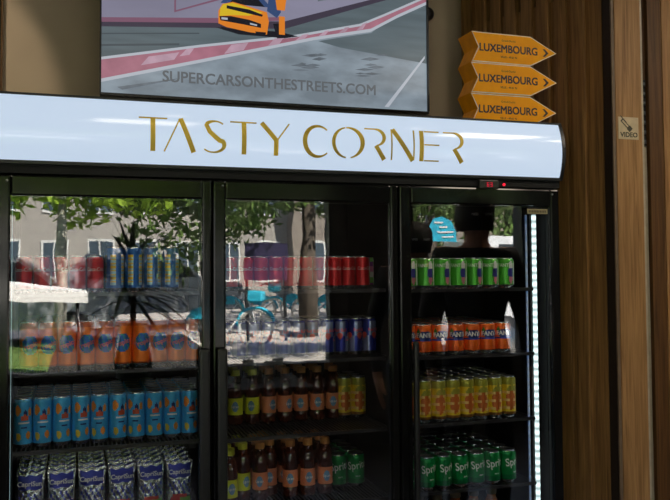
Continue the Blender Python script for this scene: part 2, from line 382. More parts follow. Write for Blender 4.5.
# header: glossy lit panel bulging forward
def hy(z):
    t = (z-1.93)/.106; return -.008-.026*(1-t*t)
hd = MB()
for za, zb in ((1.828-.005, 1.833), (2.033, 2.040)): hd.box(0, 1.965, -.014, .10, za, zb)
hd.box(.0, 1.965, .0, .10, 1.833, 2.033)
NZ = 14
for xa, xb in ((-.008, .001), (1.957, 1.970)):
    zs = [1.823+(2.040-1.823)*i/NZ for i in range(NZ+1)]
    hd.add([(xa, hy(z)-.004, z) for z in zs]+[(xb, hy(z)-.004, z) for z in zs]+[(xa, .1, z) for z in zs]+[(xb, .1, z) for z in zs],
           [(i, i+NZ+1, i+NZ+2, i+1) for i in range(NZ)]+[(i, i+1, i+1+2*(NZ+1), i+2*(NZ+1)) for i in range(NZ)]+[(i+NZ+1, i+3*(NZ+1), i+1+3*(NZ+1), i+1+NZ+1) for i in range(NZ)])
hob = hd.build('header_box', 'black', fr)
hp = MB(); zs = [1.834+(2.033-1.834)*i/NZ for i in range(NZ+1)]
hp.add([(x, hy(z), z) for z in zs for x in (.001, 1.957)]+[(x, hy(z)+.004, z) for z in zs for x in (.001, 1.957)], [(2*i, 2*i+1, 2*i+3, 2*i+2) for i in range(NZ)]+[(2*i+2*(NZ+1), 2*i+2+2*(NZ+1), 2*i+3+2*(NZ+1), 2*i+1+2*(NZ+1)) for i in range(NZ)], 0, True)
hm = mat('lit_header_acrylic', (.26, .27, .29), .10, var=.0, emit=lin(184, 202, 224), es=1.)
hp.build('lit_panel', hm, hob)
# gold letters, each stroke a thin raised ribbon following the panel
def ribbon(mb, pts, wid):
    out = []
    n = len(pts)
    for i, (x, z) in enumerate(pts):
        a = pts[max(i-1, 0)]; b = pts[min(i+1, n-1)]
        d = Vector((b[0]-a[0], b[1]-a[1])).normalized(); w = wid[i] if isinstance(wid, list) else wid
        if isinstance(wid, tuple): w = wid[0]+(wid[1]-wid[0])*i/(n-1)
        px, pz = -d.y*w/2, d.x*w/2
        out.append(((x+px, z+pz), (x-px, z-pz)))
    vs = []
    for (p, q) in out:
        for (x, z) in (p, q): vs.append((x, hy(z)-.0035, z))
    for (p, q) in out:
        for (x, z) in (p, q): vs.append((x, hy(z)+.001, z))
    k = 2*n; fs = []
    for i in range(n-1):
        a, b, c, d = 2*i, 2*i+1, 2*i+3, 2*i+2
        fs += [(a, b, c, d), (b, b+k, c+k, c), (a, d, d+k, a+k)]
    fs += [(0, k, k+1, 1), (k-2, k-1, 2*k-1, 2*k-2)]
    mb.add(vs, fs, 0)
def seg(a, b, n=6): return [(a[0]+(b[0]-a[0])*i/n, a[1]+(b[1]-a[1])*i/n) for i in range(n+1)]
def arc(cx, cz, rx, rz, a0, a1, n=20): return [(cx+rx*math.cos(math.radians(a0+(a1-a0)*i/n)), cz+rz*math.sin(math.radians(a0+(a1-a0)*i/n))) for i in range(n+1)]
def calli(n, lo_, hi_, c=.5): return [lo_+(hi_-lo_)*math.sin(PI*min(max(i/n, 0), 1))**1.3 for i in range(n+1)]
B, T = 1.874, 1.981; H = T-B; m_ = (B+T)/2; TN = .0045; TK = .0150
lt = MB()
def L_T(x0, x1, xs): ribbon(lt, seg((x0, T-TN/2), (x1, T-TN/2), 2), TN); ribbon(lt, seg((xs, B), (xs, T-TN)), TK)
L_T(.418, .506, .4615)
ribbon(lt, seg((.497, B), (.546, T)), TN); ribbon(lt, seg((.548, T), (.590, B)), TK)
s = arc(.658, m_+H*.25, .033, H*.25-.003, 38, 150, 10)+[(.640, m_+.016), (.655, m_+.002), (.672, m_-.012)]+arc(.652, m_-H*.25, .036, H*.25-.003, 28, -142, 12)
ribbon(lt, s, [TN+(TK-TN)*max(0, math.sin(PI*min(1, max(0, (i-3)/(len(s)-7)))))**1.5 for i in range(len(s))])
L_T(.708, .795, .753)
ribbon(lt, seg((.812, T), (.861, m_-.004)), TK); ribbon(lt, seg((.906, T), (.862, m_-.006)), TN); ribbon(lt, seg((.8605, m_-.002), (.8605, B)), TK)
c_ = arc(1.006, m_, .047, H/2-.002, 48, 312, 30); ribbon(lt, c_, calli(30, TN, TK))
c_ = arc(1.112, m_, .052, H/2-.002, 262, 100, 24); ribbon(lt, c_, calli(24, TN, TK*.8)); c_ = arc(1.112, m_, .052, H/2-.002, 95, -78, 24); ribbon(lt, c_, calli(24, TN, TK))
def L_R(x0, x1):
    xm = x0+(x1-x0)*.48; r = H*.27
    s = [(x0, T-TN/2)]+[(x0+(xm-x0)*.6, T-TN/2)]+arc(xm, T-r-TN/2, (x1-xm)*.82, r, 90, -75, 14)
    ribbon(lt, s, [TN, TN]+[TN+(TK*.8-TN)*math.sin(PI*i/14) for i in range(15)])
    ribbon(lt, seg((xm+.002, T-2*r-.002), (x1-.006, B)), (TK*.9, TK))
L_R(1.173, 1.251)
ribbon(lt, seg((1.272, B), (1.272, T)), TN); ribbon(lt, seg((1.276, T), (1.352, B)), TK); ribbon(lt, seg((1.3555, B+.002), (1.3555, T)), TN)
ribbon(lt, seg((1.385, B), (1.385, T)), TK)
for z in (T-TN/2, m_+.004, B+TN/2): ribbon(lt, seg((1.396, z), (1.452, z), 2), TN)
L_R(1.470, 1.549)
lt.build('lettering', 'gold', hob)
# temperature display, indicator, little price plate, hinge pin
td = MB(); td.bbox(1.622, 1.700, -.012, -.001, 1.785, 1.817, b=.002); tdo = td.build('temperature_display', mat('display_bezel', (.03, .03, .028), .3), fr)
dg = MB()
def seven(x, z, h, segs):
    w = h*.5; t = h*.13
    R = {'a': (0, w, h-t, h), 'g': (0, w, h/2-t/2, h/2+t/2), 'd': (0, w, 0, t), 'f': (0, t, h/2, h), 'b': (w-t, w, h/2, h), 'e': (0, t, 0, h/2), 'c': (w-t, w, 0, h/2)}
    for q in segs: a, b, c, d = R[q]; dg.box(x+a, x+b, -.0135, -.0125, z+c, z+d)
seven(1.652, 1.793, .016, 'acdefg'); seven(1.666, 1.793, .016, 'abcdg')
M['red'] = mat('red_display_light', (.2, 0, 0), .4, emit=(.55, .01, .04), es=1.)
dg.build('red_digits', 'red', tdo)
MB().tube([(1.727, -.001, 1.803), (1.727, -.006, 1.803)], .005, 10).build('indicator_light', mat('red_indicator_light', (.3, 0, 0), .4, emit=(1., .02, .05), es=1.2), fr)
pl = MB(); pl.bbox(1.822, 1.908, -.0055, -.002, 1.697, 1.7155, b=.0008, mi=0)
for i in range(11): pl.box(1.828+i*.0068, 1.832+i*.0068, -.0062, -.0055, 1.702, 1.710, mi=1)
pl.build('rating_plate', [mat('brass_plate', lin(150, 138, 104), .5), mat('plate_ink', lin(70, 60, 40), .5)], fr)

# doors
def rounded_frame(mb, x0, x1, z0, z1, gx0, gx1, gz0, gz1, y0, y1, mi=0):
    """rectangular ring with a rounded outer front edge"""
    for (a, b, c, d) in ((x0, gx0, z0, z1), (gx1, x1, z0, z1), (gx0, gx1, z0, gz0), (gx0, gx1, gz1, z1)):
        mb.bbox(a, b, y0, y1, c, d, b=.006, mi=mi)
for i, (gl, gr_) in enumerate(((.043, .622), (.699, 1.279), (1.357, 1.925))):
    d = MB(); xa, xb = i*W+.003, (i+1)*W-.003
    rounded_frame(d, xa, xb, .10, 1.790, gl, gr_, .16, 1.727, 0, .040)
    do = d.build('door', 'frame', fr); 
    g = MB(); g.box(gl-.004, gr_+.004, .009, .015, .156, 1.731); g.build('glass', 'door_glass', do)
    k = MB(); t = .004
    for (a, b, c, e) in ((gl, gl+t, .16, 1.727), (gr_-t, gr_, .16, 1.727), (gl, gr_, .16, .164), (gl, gr_, 1.723, 1.727)): k.box(a, b, .016, .03, c, e)
    k.build('gasket', 'blackmatt', do)
    hx = {0: xb-.026, 1: xa+.024, 2: xa+.046}[i]
    h = MB(); zt = 1.245
    w = .017 if i < 2 else .010
    h.bbox(hx-w, hx+w, -.036, -.014, .62, zt, b=.009); h.bbox(hx-w*.6, hx+w*.6, -.016, .002, .66, .72, b=.003); h.bbox(hx-w*.6, hx+w*.6, -.016, .002, zt-.08, zt-.03, b=.003)
    h.build('handle', 'black', do)
    # round-headed hinge screw at the top corner
    MB().tube([(xb-.03 if i == 2 else xa+.03, -.003, 1.772), (xb-.03 if i == 2 else xa+.03, .002, 1.772)], .004, 10).build('screw', 'steel', do)

# LED strip on the right, plus hidden fill strips
M['led'] = bpy.data.materials.new('led_strip_light'); M['led'].use_nodes = True
nt = M['led'].node_tree; N = nt.nodes; L = nt.links; b = N['Principled BSDF']
b.inputs['Base Color'].default_value = (.5, .55, .55, 1)
tc = N.new('ShaderNodeTexCoord'); sx_ = N.new('ShaderNodeSeparateXYZ'); L.new(tc.outputs['Object'], sx_.inputs[0])
mm = N.new('ShaderNodeMath'); mm.operation = 'MULTIPLY'; mm.inputs[1].default_value = 2*PI/.028; L.new(sx_.outputs['Z'], mm.inputs[0])
sn = N.new('ShaderNodeMath'); sn.operation = 'SINE'; L.new(mm.outputs[0], sn.inputs[0])
ml = N.new('ShaderNodeMath'); ml.operation = 'MULTIPLY_ADD'; ml.inputs[1].default_value = .75; ml.inputs[2].default_value = 1.35; L.new(sn.outputs[0], ml.inputs[0])
b.inputs['Emission Color'].default_value = (.78, 1.0, 1.0, 1); L.new(ml.outputs[0], b.inputs['Emission Strength'])
M['led_fill'] = mat('hidden_fill_strip', (.5, .55, .55), .4, emit=(.50, .80, .86), es=.55)  # unseen strips behind the frames, added to brighten the cans
LED_X = [(1.898, .075), (W+.020, .088), (2*W+.020, .088), (.016+.024, .060), (W-.020, .088)]
for i, (lx, ly) in enumerate(LED_X):
    l = MB(); l.tube([(lx, ly, .24), (lx, ly, 1.70)], .0085 if i == 0 else .006, 8)
    lo_ = l.build('led_strip', 'led' if i == 0 else 'led_fill', fr)
    MB().box(lx-.012, lx+.012, ly+.010, ly+.014, .22, 1.72).build('led_rail', 'blackmatt', lo_)
# thin dotted tube left of the right strip, dim blue
l = MB()
l.tube([(1.874, .092, .25), (1.874, .092, 1.70)], .004, 6)
M['led2'] = M['led'].copy(); M['led2'].name = 'dim_blue_dots'; b = M['led2'].node_tree.nodes['Principled BSDF']; b.inputs['Emission Color'].default_value = (.012, .03, .085, 1)
l.build('dim_dotted_tube', 'led2', fr)

# shelves (wire)
SZ = {0: (1.427, 1.180, .940, .690), 1: (1.425, 1.184, .933, .690), 2: (1.421, 1.177, .933, .690)}
BOT = .440
def shelf(x0, x1, z, y0=.075):
    s = MB()
    s.box(x0, x1, y0, y0+.008, z-.012, z); s.box(x0, x1, .535, .541, z-.01, z)
    s.box(x0, x0+.006, y0+.008, .535, z-.01, z); s.box(x1-.006, x1, y0+.008, .535, z-.01, z); s.box(x0, x1, .3, .306, z-.010, z-.004)
    n = int((x1-x0)/.014)
    for i in range(n):
        xx = x0+.008+(x1-x0-.02)*i/n; s.box(xx, xx+.0035, y0+.008, .535, z-.004, z)
    o = s.build('shelf', 'shelf', fr)
    MB().box(x0, x1, y0-.0035, y0-.0005, z-.010, z+.001).build('front_rail', 'rail', o)
for d in range(3):
    for z in SZ[d]+(BOT,):
        shelf(d*W+.036, (d+1)*W-(.008 if d < 2 else .075), z)

# ------------------------------------------------------------------ drinks
def can_profile(r, h):
    n = 26
    p = [(r*.72, 0), (r*.80, .002), (r*.90, .006), (r, .013)]
    z0, z1 = .013, h-.017
    p += [(r, z0+(z1-z0)*i/n) for i in range(1, n+1)]
    p += [(r*.97, h-.012), (r*.885, h-.005), (r*.86, h-.0025), (r*.88, h-.001), (r*.885, h)]
    return p
def make_can(name, r, h, fn, mats, texts=()):
    """root mesh = printed body; child lid with ring pull"""
    mb = MB(); mb.lathe(can_profile(r, h), 48, 0, fn=lambda a, z: 0 if (z < .010 or z > h-.008) else fn(a, z), caps=False)
    mb.add([(r*.72*math.sin(2*PI*i/48), -r*.72*math.cos(2*PI*i/48), 0) for i in range(48)], [list(range(47, -1, -1))], 0)
    for t in texts: wrap_text(mb, *t)
    o = mb.build(name, ['alu']+mats)
    l = MB()
    l.lathe([(r*.88, h), (r*.86, h), (r*.835, h-.004), (r*.80, h-.004), (r*.78, h-.0032), (.0005, h-.0032)], 24, 0, caps=False)
    l.add([(sgn*x, y, z) for z in (h-.0028, h-.0018) for (sgn, x, y) in ((-1, r*.2, -r*.45), (1, r*.2, -r*.45), (1, r*.3, r*.05), (1, r*.16, r*.3), (-1, r*.16, r*.3), (-1, r*.3, r*.05))],
          [(5, 4, 3, 2, 1, 0), (6, 7, 8, 9, 10, 11)]+[(i, (i+1) % 6, (i+1) % 6+6, i+6) for i in range(6)])
    l.build('lid', 'alud', o)
    return o
def PM(name, r, g, b, rough=.3, metal=.35, k=1.): return mat(name, tuple(c*k for c in lin(r, g, b)), rough, metal, var=.04)
pw = PM('can_white', 225, 225, 225, .35, .1)

def circ(a, z, ca, cz, ra, rz): return ((a-ca)/ra)**2+((z-cz)/rz)**2 < 1
# 1 red cola can
def f_red(a, z):
    if z < .052 and abs(abs(a)-PI/2) < .18: return 3
    return 1
red_can = make_can('soda_can', .0262, .119, f_red, [PM('cola_red', 196, 14, 28), pw, PM('cola_dark_red', 120, 8, 18)], [('Coca-Cola', .0262, .074, .017, 2, 0., 0., .8, 0.), ('Coca-Cola', .0262, .074, .017, 2, PI, 0., .8, 0.)])
# 2 blue and yellow striped can
def f_by(a, z):
    if z > .125: return 1
    if int((a+PI)/(2*PI)*10) % 2 == 0 and .02 < z < .12: return 2 if int(z/.006) % 2 else 3
    return 1
by_can = make_can('soda_can', .0285, .148, f_by, [PM('can_blue_deep', 24, 96, 176), PM('can_yellow', 230, 190, 50), PM('can_pale_blue', 150, 190, 210)])
# 3 orange tall can with round blue badge
OR_, BL_, RE_ = PM('tropical_orange', 240, 122, 30, .3, .3), PM('badge_blue', 36, 104, 190), PM('badge_pink', 226, 120, 130)
def f_or(a, z):
    for c in (0, PI, -PI):
        if circ(a, z, c, .082, .95, .031): return 3 if (int(a*9) + int(z/.007)) % 5 == 0 else 2
    if z > .134 or z < .018: return 4
    return 1
orange_can = make_can('soda_can', .0288, .157, f_or, [OR_, BL_, PM('badge_green', 60, 150, 130), PM('tropical_orange_dark', 190, 84, 24)],
    [('Tropico', .0288, .081, .0215, 5, 0., .35, 1., .03), ('Tropico', .0288, .081, .0215, 5, PI, .35, 1., .03)])
orange_can.data.materials.append(RE_)
# 4 light blue tall can with oranges
LB, SO, NV = PM('light_blue', 60, 168, 228, .3, .3), PM('slice_orange', 240, 150, 60), PM('navy_swirl', 24, 44, 110)
def f_lb(a, z):
    for c in (0, PI, -PI):
        d = a-c
        if circ(d, z, -.62, .118, .34, .016): return 2
        if circ(d, z, .72, .112, .22, .012): return 2
        if circ(d, z, -.55, .036, .30, .012): return 5
        if circ(d, z, .55, .040, .25, .012): return 2
        if circ(d, z, .12, .094, .42, .010): return 6
        if circ(d, z, .20, .106, .18, .016) : return 3
        if circ(d, z, .05, .079, .55, .0045): return 4
        if circ(d, z, .05, .066, .5, .0022): return 3
    return 1
blue_can = make_can('soda_can', .0288, .157, f_lb, [LB, SO, NV, pw, PM('slice_yellow', 235, 205, 70), PM('bird_red', 200, 90, 60)])
# 5 slim energy can blue / silver
def f_rb(a, z):
    q = (a+PI/4) % (PI/2); up_ = z > .067
    if circ(q, z, PI/4, .070, .36, .012): return 4
    d = 2 if (int((a+PI/4+4*PI)/(PI/2)) % 2 == 0) else 1
    if z > .122: return 1
    return d if up_ else (3-d if d in (1, 2) else 1)
rb_can = make_can('energy_drink_can', .0262, .134, f_rb, [PM('energy_blue', 30, 44, 150, .25, .5), PM('energy_silver', 150, 160, 200, .25, .6), pw, PM('energy_red', 190, 60, 50)],
    [('Red Bull', .0262, .090, .016, 5, 0., 0., .9), ('Red Bull', .0262, .090, .016, 5, PI, 0., .9), ('Red Bull', .0262, .055, .013, 5, PI/2, 0., .9)])
rb_can.data.materials.append(PM('energy_letter_red', 200, 40, 50))
# 6 green can
def f_gr(a, z):
    for c in (.25, -2.9):
        if circ(a, z, c, .060, .33, .045): return 2 if z > .074 else (3 if z < .044 else 4)
        if circ(a, z, c+.55, .055, .14, .050): return 2
    return 1
green_can = make_can('soda_can', .033, .115, f_gr, [PM('apple_green', 74, 176, 48), pw, PM('pink_fruit', 220, 130, 150), PM('label_navy', 60, 60, 150)], [('FANTA', .033, .086, .018, 2, -.5, 0., .9)])
# 7 orange short can
def f_fa(a, z):
    if .052 < z < .060: return 4
    for c in (0, PI, -PI):
        if circ(a, z, c, .072, .95, .017): return 2
        if circ(a, z, c-.85, .085, .15, .014): return 3
    return 1 if z > .03 else 5
fanta_can = make_can('soda_can', .0325, .115, f_fa, [PM('soda_orange', 236, 104, 24), PM('badge_navy', 30, 50, 120), PM('leaf_green', 60, 140, 60), PM('badge_blue2', 50, 70, 170), PM('soda_orange_deep', 222, 92, 20)],
    [('FANTA', .0325, .073, .0225, 6, 0., 0., 1., .04), ('FANTA', .0325, .073, .0225, 6, PI, 0., 1., .04)])
fanta_can.data.materials.append(pw)
# 8 yellow-red tall can
def f_ye(a, z):
    if z > .125: return 3
    if int(z/.010) % 3 == 0 and .03 < z < .11 and abs(math.sin(a*1.5)) > .3: return 4
    for c in (0, PI, -PI):
        if circ(a, z, c-.1, .065, .75, .036): return 2
        if circ(a, z, c+.1, .104, .75, .018): return 3
    if z < .022: return 5
    return 1
yellow_can = make_can('iced_tea_can', .0285, .155, f_ye, [PM('tea_yellow', 226, 196, 40), PM('tea_red', 196, 104, 44), PM('tea_green', 150, 150, 50), PM('tea_cream', 226, 190, 120), PM('tea_brown', 120, 80, 30)])
# 9 green lemon-lime can
sprite_can = make_can('soda_can', .033, .121, lambda a, z: 1 if z > .03 else 2, [PM('lime_green', 0, 132, 62), PM('lime_green_deep', 0, 104, 54), pw],
    [('Sprite', .033, .078, .040, 3, .1, .12, .85, .01), ('Sprite', .033, .078, .040, 3, .1+PI, .12, .85, .01), ('zero', .033, .040, .010, 3, .1, 0., 1.)])
# multi-coloured can
def f_mc(a, z):
    i = int((a+PI)/(2*PI)*8)+int(z/.02); return 1+i % 4
multi_can = make_can('soda_can', .0262, .119, f_mc, [PM('mc_purple', 140, 60, 150), PM('mc_green', 120, 190, 90), PM('mc_white', 220, 220, 220), PM('mc_pink', 220, 120, 170)])
# pouch
def make_pouch():
    mb = MB(); w, h, d = .088, .170, .042; nu, nv = 14, 16
    def pt(s, u, v):
        x = (u-.5)*w*(1-.10*math.sin(PI*v)); e = math.sin(PI*u)**.6
        t = d/2*e*(math.cos(v*PI/2)**.7)*(1.0+.10*math.sin(9*u+7*v)) if v < 1 else 0
        return (x, s*(t+.0012), v*h+.003*math.sin(5*u*PI)*v)
    for s in (-1, 1):
        vs = [pt(s, i/nu, j/nv) for j in range(nv+1) for i in range(nu+1)]; fs = []; ms = []
        for j in range(nv):
            for i in range(nu):
                q = (j*(nu+1)+i, j*(nu+1)+i+1, (j+1)*(nu+1)+i+1, (j+1)*(nu+1)+i); fs.append(q if s < 0 else q[::-1])
                u, v = (i+.5)/nu, (j+.5)/nv
                m = 0
                if .08 < u < .92:
                    if .70 < v < .93: m = 1
                    elif v < .66: m = (2 if ((u-.5)/.4)**2+((v-.22)/.18)**2 < 1 else 0)
                    if .1 < v < .34 and u > .5: m = 3
                    if .36 < v < .6 and (i+j) % 3 == 0: m = 1
                ms.append(m)
        mb.add(vs, fs, ms, True)
    mb.add([(-.04, -.02, 0), (.04, -.02, 0), (.04, .02, 0), (-.04, .02, 0)], [(3, 2, 1, 0)], 0)
    vs, fs = text2d('CapriSun', .021, 'CENTER', .02)
    mb.add([(x*.95, -.0165+.1*z, .136+z) for x, z in vs], fs, 4)
    return mb.build('drink_pouch', [mat('pouch_foil', (.55, .57, .62), .2, .9, var=.2, scale=60, bump=1.), PM('pouch_blue', 34, 44, 150), PM('pouch_red', 200, 60, 50), PM('pouch_green', 120, 180, 70), pw])
pouch = make_pouch()
# PET bottle
tea_mat = mat('brown_tea_bottle', lin(66, 26, 13), .10, 0., var=.15, coat=.6, spec=.6)
amber_mat = mat('amber_tea_bottle', lin(120, 62, 20), .10, 0., var=.15, coat=.6, spec=.6)
def make_bottle(lab_mat, cap_mat, liquid, word='Lipton'):
    o = empty('iced_tea_bottle')
    mb = MB(); R = .0285
    mb.lathe([(R*.8, 0), (R*.95, .004), (R, .012), (R*.97, .022), (R, .032), (R*.93, .036), (R*.93, .098), (R, .102), (R*1.0, .125), (R*.93, .142), (R*.75, .158), (R*.56, .168), (R*.52, .180)], 22, 0)
    mb.build('bottle_body', liquid, o)
    lb = MB(); lb.lathe([(R*.955, .037), (R*.96, .040), (R*.96, .094), (R*.955, .097)], 26, 0, caps=False)
    for c in (0, PI):
        # round blue badge on the label
        g = [( (R*.96+.0006)*math.sin(c+.42*math.cos(t)), -(R*.96+.0006)*math.cos(c+.42*math.cos(t)), .067+.019*math.sin(t)) for t in [2*PI*i/16 for i in range(16)]]
        cen = ((R*.96+.0012)*math.sin(c), -(R*.96+.0012)*math.cos(c), .067)
        lb.add(g+[cen], [(i, (i+1) % 16, 16) for i in range(16)], 1)
        wrap_text(lb, word, R*.97, .067, .013, 2, c, 0., .85)
    lb.build('label', [lab_mat, PM('tea_badge_blue', 96, 140, 180, .4, 0), pw], o)
    cp = MB(); cp.lathe([(R*.56, .176), (R*.60, .178), (R*.60, .197), (R*.55, .199), (.0005, .199)], 20, 0, smooth=False); cp.build('cap', cap_mat, o)
    return o
lemon_b = make_bottle(PM('lemon_label', 205, 215, 40, .45, 0), PM('lemon_cap', 200, 206, 60, .5, 0), tea_mat)
peach_b = make_bottle(PM('peach_label', 214, 130, 90, .45, 0), PM('peach_cap', 170, 116, 60, .5, 0), tea_mat)
for o in (lemon_b, peach_b): o.name = 'iced_tea_bottle'
juice_b = make_bottle(PM('juice_label', 170, 150, 110, .45, 0), PM('juice_cap', 60, 50, 36, .5, 0), amber_mat, 'Juice')
juice_b.name = 'juice_bottle'

used = set()
def put(proto, x, y, z, label, cat, group, jitter=.12, rz0=0., sc_=1.):
    o = proto if proto.name not in used else copy_tree(proto)
    used.add(proto.name)
    o.location = (x, y, z); o.rotation_euler = (0, 0, rz0+random.uniform(-jitter, jitter)); o.scale = (sc_, sc_, sc_)
    o['label'] = label; o['category'] = cat; o['group'] = group
    return o
DN = ['left door', 'middle door', 'right door']
def grid(proto, what, cat, door, sh, z, x0, n, pitch, y0, rows, ypitch, stag=0., jitter=.12, rz0=0., skip=None, group=None, yj=.003):
    for r in range(rows):
        for i in range(n):
            if skip and skip(i, r): continue
            x = x0+i*pitch+(stag if r % 2 else 0); y = y0+r*ypitch+random.uniform(-yj, yj)*.5
            if r == 0: lab = '%s, %s from left, front row, %s shelf of %s' % (what, ORD[i], ORD[sh], DN[door])
            else: lab = '%s, %s from left, %s row back, %s shelf of %s' % (what, ORD[i], ORD[r], ORD[sh], DN[door])
            put(proto, x, y, z+.0002, lab, cat, group or '%ss on the %s shelf of the %s' % (what, ORD[sh], DN[door]), jitter, rz0)
# left door
grid(red_can, 'red cola can', 'soda can', 0, 0, SZ[0][0], .075, 5, .0545, .135, 3, .056)
grid(by_can, 'blue yellow tall can', 'soda can', 0, 0, SZ[0][0], .355, 4, .060, .14, 3, .060)
grid(orange_can, 'orange tall can', 'soda can', 0, 1, SZ[0][1], .092, 10, .0580, .145, 6, .060, jitter=.25)
grid(blue_can, 'light blue tall can', 'soda can', 0, 2, SZ[0][2], .076, 10, .0583, .150, 6, .060, jitter=.3)
grid(pouch, 'silver drink pouch', 'drink pouch', 0, 3, SZ[0][3], .100, 6, .0935, .145, 6, .062, jitter=.10)
# middle door
grid(red_can, 'small red cola can', 'soda can', 1, 0, SZ[1][0], .745, 10, .0545, .175, 3, .056)
put(multi_can, 1.274, .232, SZ[1][0]+.0002, 'multicoloured can at right end of the middle door top shelf', 'soda can', 'multicoloured cans')
grid(rb_can, 'slim blue silver energy can', 'energy drink can', 1, 1, SZ[1][1], .725, 11, .0545, .20, 3, .056, jitter=.5)
for i in range(8):
    pr_ = lemon_b if i < 2 else peach_b; nm = 'yellow-labelled tea bottle' if i < 2 else 'peach-labelled tea bottle'
    for r in range(3):
        x = .790+i*.0625+r*.004
        if x > 1.17: continue
        lab = '%s, %s bottle from left, %s, third shelf of middle door' % (nm, ORD[i], 'front row' if r == 0 else ORD[r]+' row')
        put(pr_, x, .32+r*.064, SZ[1][2]+.0002, lab, 'bottle', 'tea bottles on the third shelf of the middle door', .5)
grid(yellow_can, 'yellow red tall can', 'iced tea can', 1, 2, SZ[1][2], 1.205, 2, .0585, .31, 3, .06, jitter=.2)
xs = [.735, .795, .855, .900, .965, 1.030, 1.095]; ys = [.135, .20, .20, .245, .20, .20, .20]
for r in range(3):
    for i, x in enumerate(xs):
        pr_ = lemon_b if i < 2 else peach_b; nm = 'yellow-capped tea bottle' if i < 2 else 'orange-capped tea bottle'
        lab = '%s, %s bottle from left, %s, fourth shelf of middle door' % (nm, ORD[i], 'front row' if r == 0 else ORD[r]+' row')
        put(pr_, x+(.0 if i != 3 else 0), ys[i]+r*.066+(.012 if i == 1 and r == 0 else 0), SZ[1][3]+.0002, lab, 'bottle', 'tea bottles on the fourth shelf of the middle door', .5)
grid(sprite_can, 'green lemon-lime can', 'soda can', 1, 3, SZ[1][3], 1.165, 2, .069, .265, 4, .068, jitter=.35, rz0=.1)
# right door
grid(green_can, 'apple green can', 'soda can', 2, 0, SZ[2][0], 1.398, 7, .0672, .125, 5, .068, jitter=.08)
grid(fanta_can, 'orange short can', 'soda can', 2, 1, SZ[2][1], 1.392, 7, .0660, .135, 6, .067, jitter=.10)
grid(yellow_can, 'yellow red tea can', 'iced tea can', 2, 2, SZ[2][2], 1.393, 8, .0585, .120, 6, .060, jitter=.12)
grid(sprite_can, 'green lemon-lime can', 'soda can', 2, 3, SZ[2][3], 1.392, 7, .0675, .125, 6, .068, jitter=.3, rz0=.15)
for i in range(5):
    put(juice_b, 1.43+i*.075, .13, BOT+.0102, 'dark juice bottle, %s from left on the bottom shelf of right door' % ORD[i], 'bottle', 'juice bottles on the bottom shelf', .3, sc_=1.12)

# ------------------------------------------------------------------ arrow signs on the cooler
M['sign'] = mat('orange_sign_face', lin(255, 168, 0), .5, var=.05, spec=.15)
M['signside'] = mat('orange_sign_side', lin(250, 160, 6), .6, var=.1, spec=.1)
M['signwhite'] = mat('sign_white_outline', lin(225, 210, 190), .4)
M['ink'] = mat('sign_dark_ink', lin(52, 24, 20), .5)
def sign(z, x, label):
    o = empty('arrow_box', (x, .08, z), random.uniform(-.01, .01), label, 'arrow sign box', 'stacked orange arrow boxes')
    def shp(e, h=.116): return [(0+e, e), (.255-e*.3, e), (.372-e*1.6, h/2), (.255-e*.3, h-e), (0+e, h-e), (.028+e*1.2, h/2)]
    MB().prism(shp(0), .0, .110, 0).build('box_body', 'signside', o, bevel=.0015)
    MB().prism(shp(.0006), -.0012, -.0002, 0).build('outline', 'signwhite', o)
    f = MB().prism(shp(.0042), -.0022, -.0013, 0).build('face', 'sign', o)
    t = MB(); add_text(t, 'LUXEMBOURG', .158, -.0028, .056, .0415, 0, bold=.045, sx=.93); add_text(t, 'Grand-Duché', .158, -.0028, .089, .011, 0); add_text(t, 'VILLE - 49.61 N', .158, -.0028, .026, .011, 0, bold=.02)
    for s in (-1, 1): t.prism([(.308, .056+s*.015), (.318, .056+s*.015), (.334, .056), (.322, .056)], -.0028, -.0023)
    t.build('lettering', 'ink', f)
sign(2.0402, 1.640, 'orange LUXEMBOURG arrow box resting on the cooler, bottom of the stack')
sign(2.1580, 1.642, 'orange LUXEMBOURG arrow box, middle one of the stack')
sign(2.2758, 1.646, 'orange LUXEMBOURG arrow box, topmost of the stack')

exec_street = True
# ================================================================== the shop side behind the viewer and the street (seen mirrored in the door glass)
# table by the window, bench, cups, plant
M['tabletop'] = mat('grey_table_top', (.035, .038, .034), .7, var=.1, spec=.05)
tb = empty('cafe_table', (0, 0, 0), 0, 'long grey topped table along the open shop front', 'table')
MB().bbox(-1.7, 1.76, -3.20, -2.50, .685, .72, b=.004).build('table_top', 'tabletop', tb)
for (x, y) in ((-1.6, -3.12), (1.66, -3.12), (-1.6, -2.58), (1.66, -2.58)): MB().bbox(x-.025, x+.025, y-.025, y+.025, 0, .685, b=.003).build('leg', 'black', tb)
bn = empty('bench', (0, 0, 0), 0, 'grey bench standing in front of the long table', 'bench')
MB().bbox(-.2, 1.56, -2.45, -2.12, .42, .46, b=.004).build('seat', 'tabletop', bn)
for x in (-.1, 1.46): MB().bbox(x-.02, x+.02, -2.42, -2.15, 0, .42, b=.003).build('leg', 'black', bn)
cup_m = mat('white_paper_cup', (.65, .64, .6), .5)
cpro = None
for i, (x, y) in enumerate(((1.20, -3.05), (1.30, -2.88), (1.42, -3.10), (1.55, -2.95), (1.64, -3.10), (1.42, -2.75), (1.08, -2.98))):
    if not cpro:
        cpro = MB().lathe([(.028, 0), (.040, .12), (.042, .122), (.038, .118), (.026, .004)], 18).build('paper_cup', cup_m); o = cpro
    else: o = copy_tree(cpro)
    o.location = (x, y, .7202); tag(o, 'white paper cup, %s in the cluster on the long table' % ORD[i], 'cup', 'cups on the table')
tr = empty('serving_tray', (1.10, -2.68, .7202), .2, 'dark serving tray on the near edge of the long table', 'tray')
MB().bbox(-.15, .15, -.1, .1, 0, .012, b=.003).build('tray_base', 'black', tr); MB().torus((0, 0, .018), .11, .006, 'z').build('rim', 'black', tr)
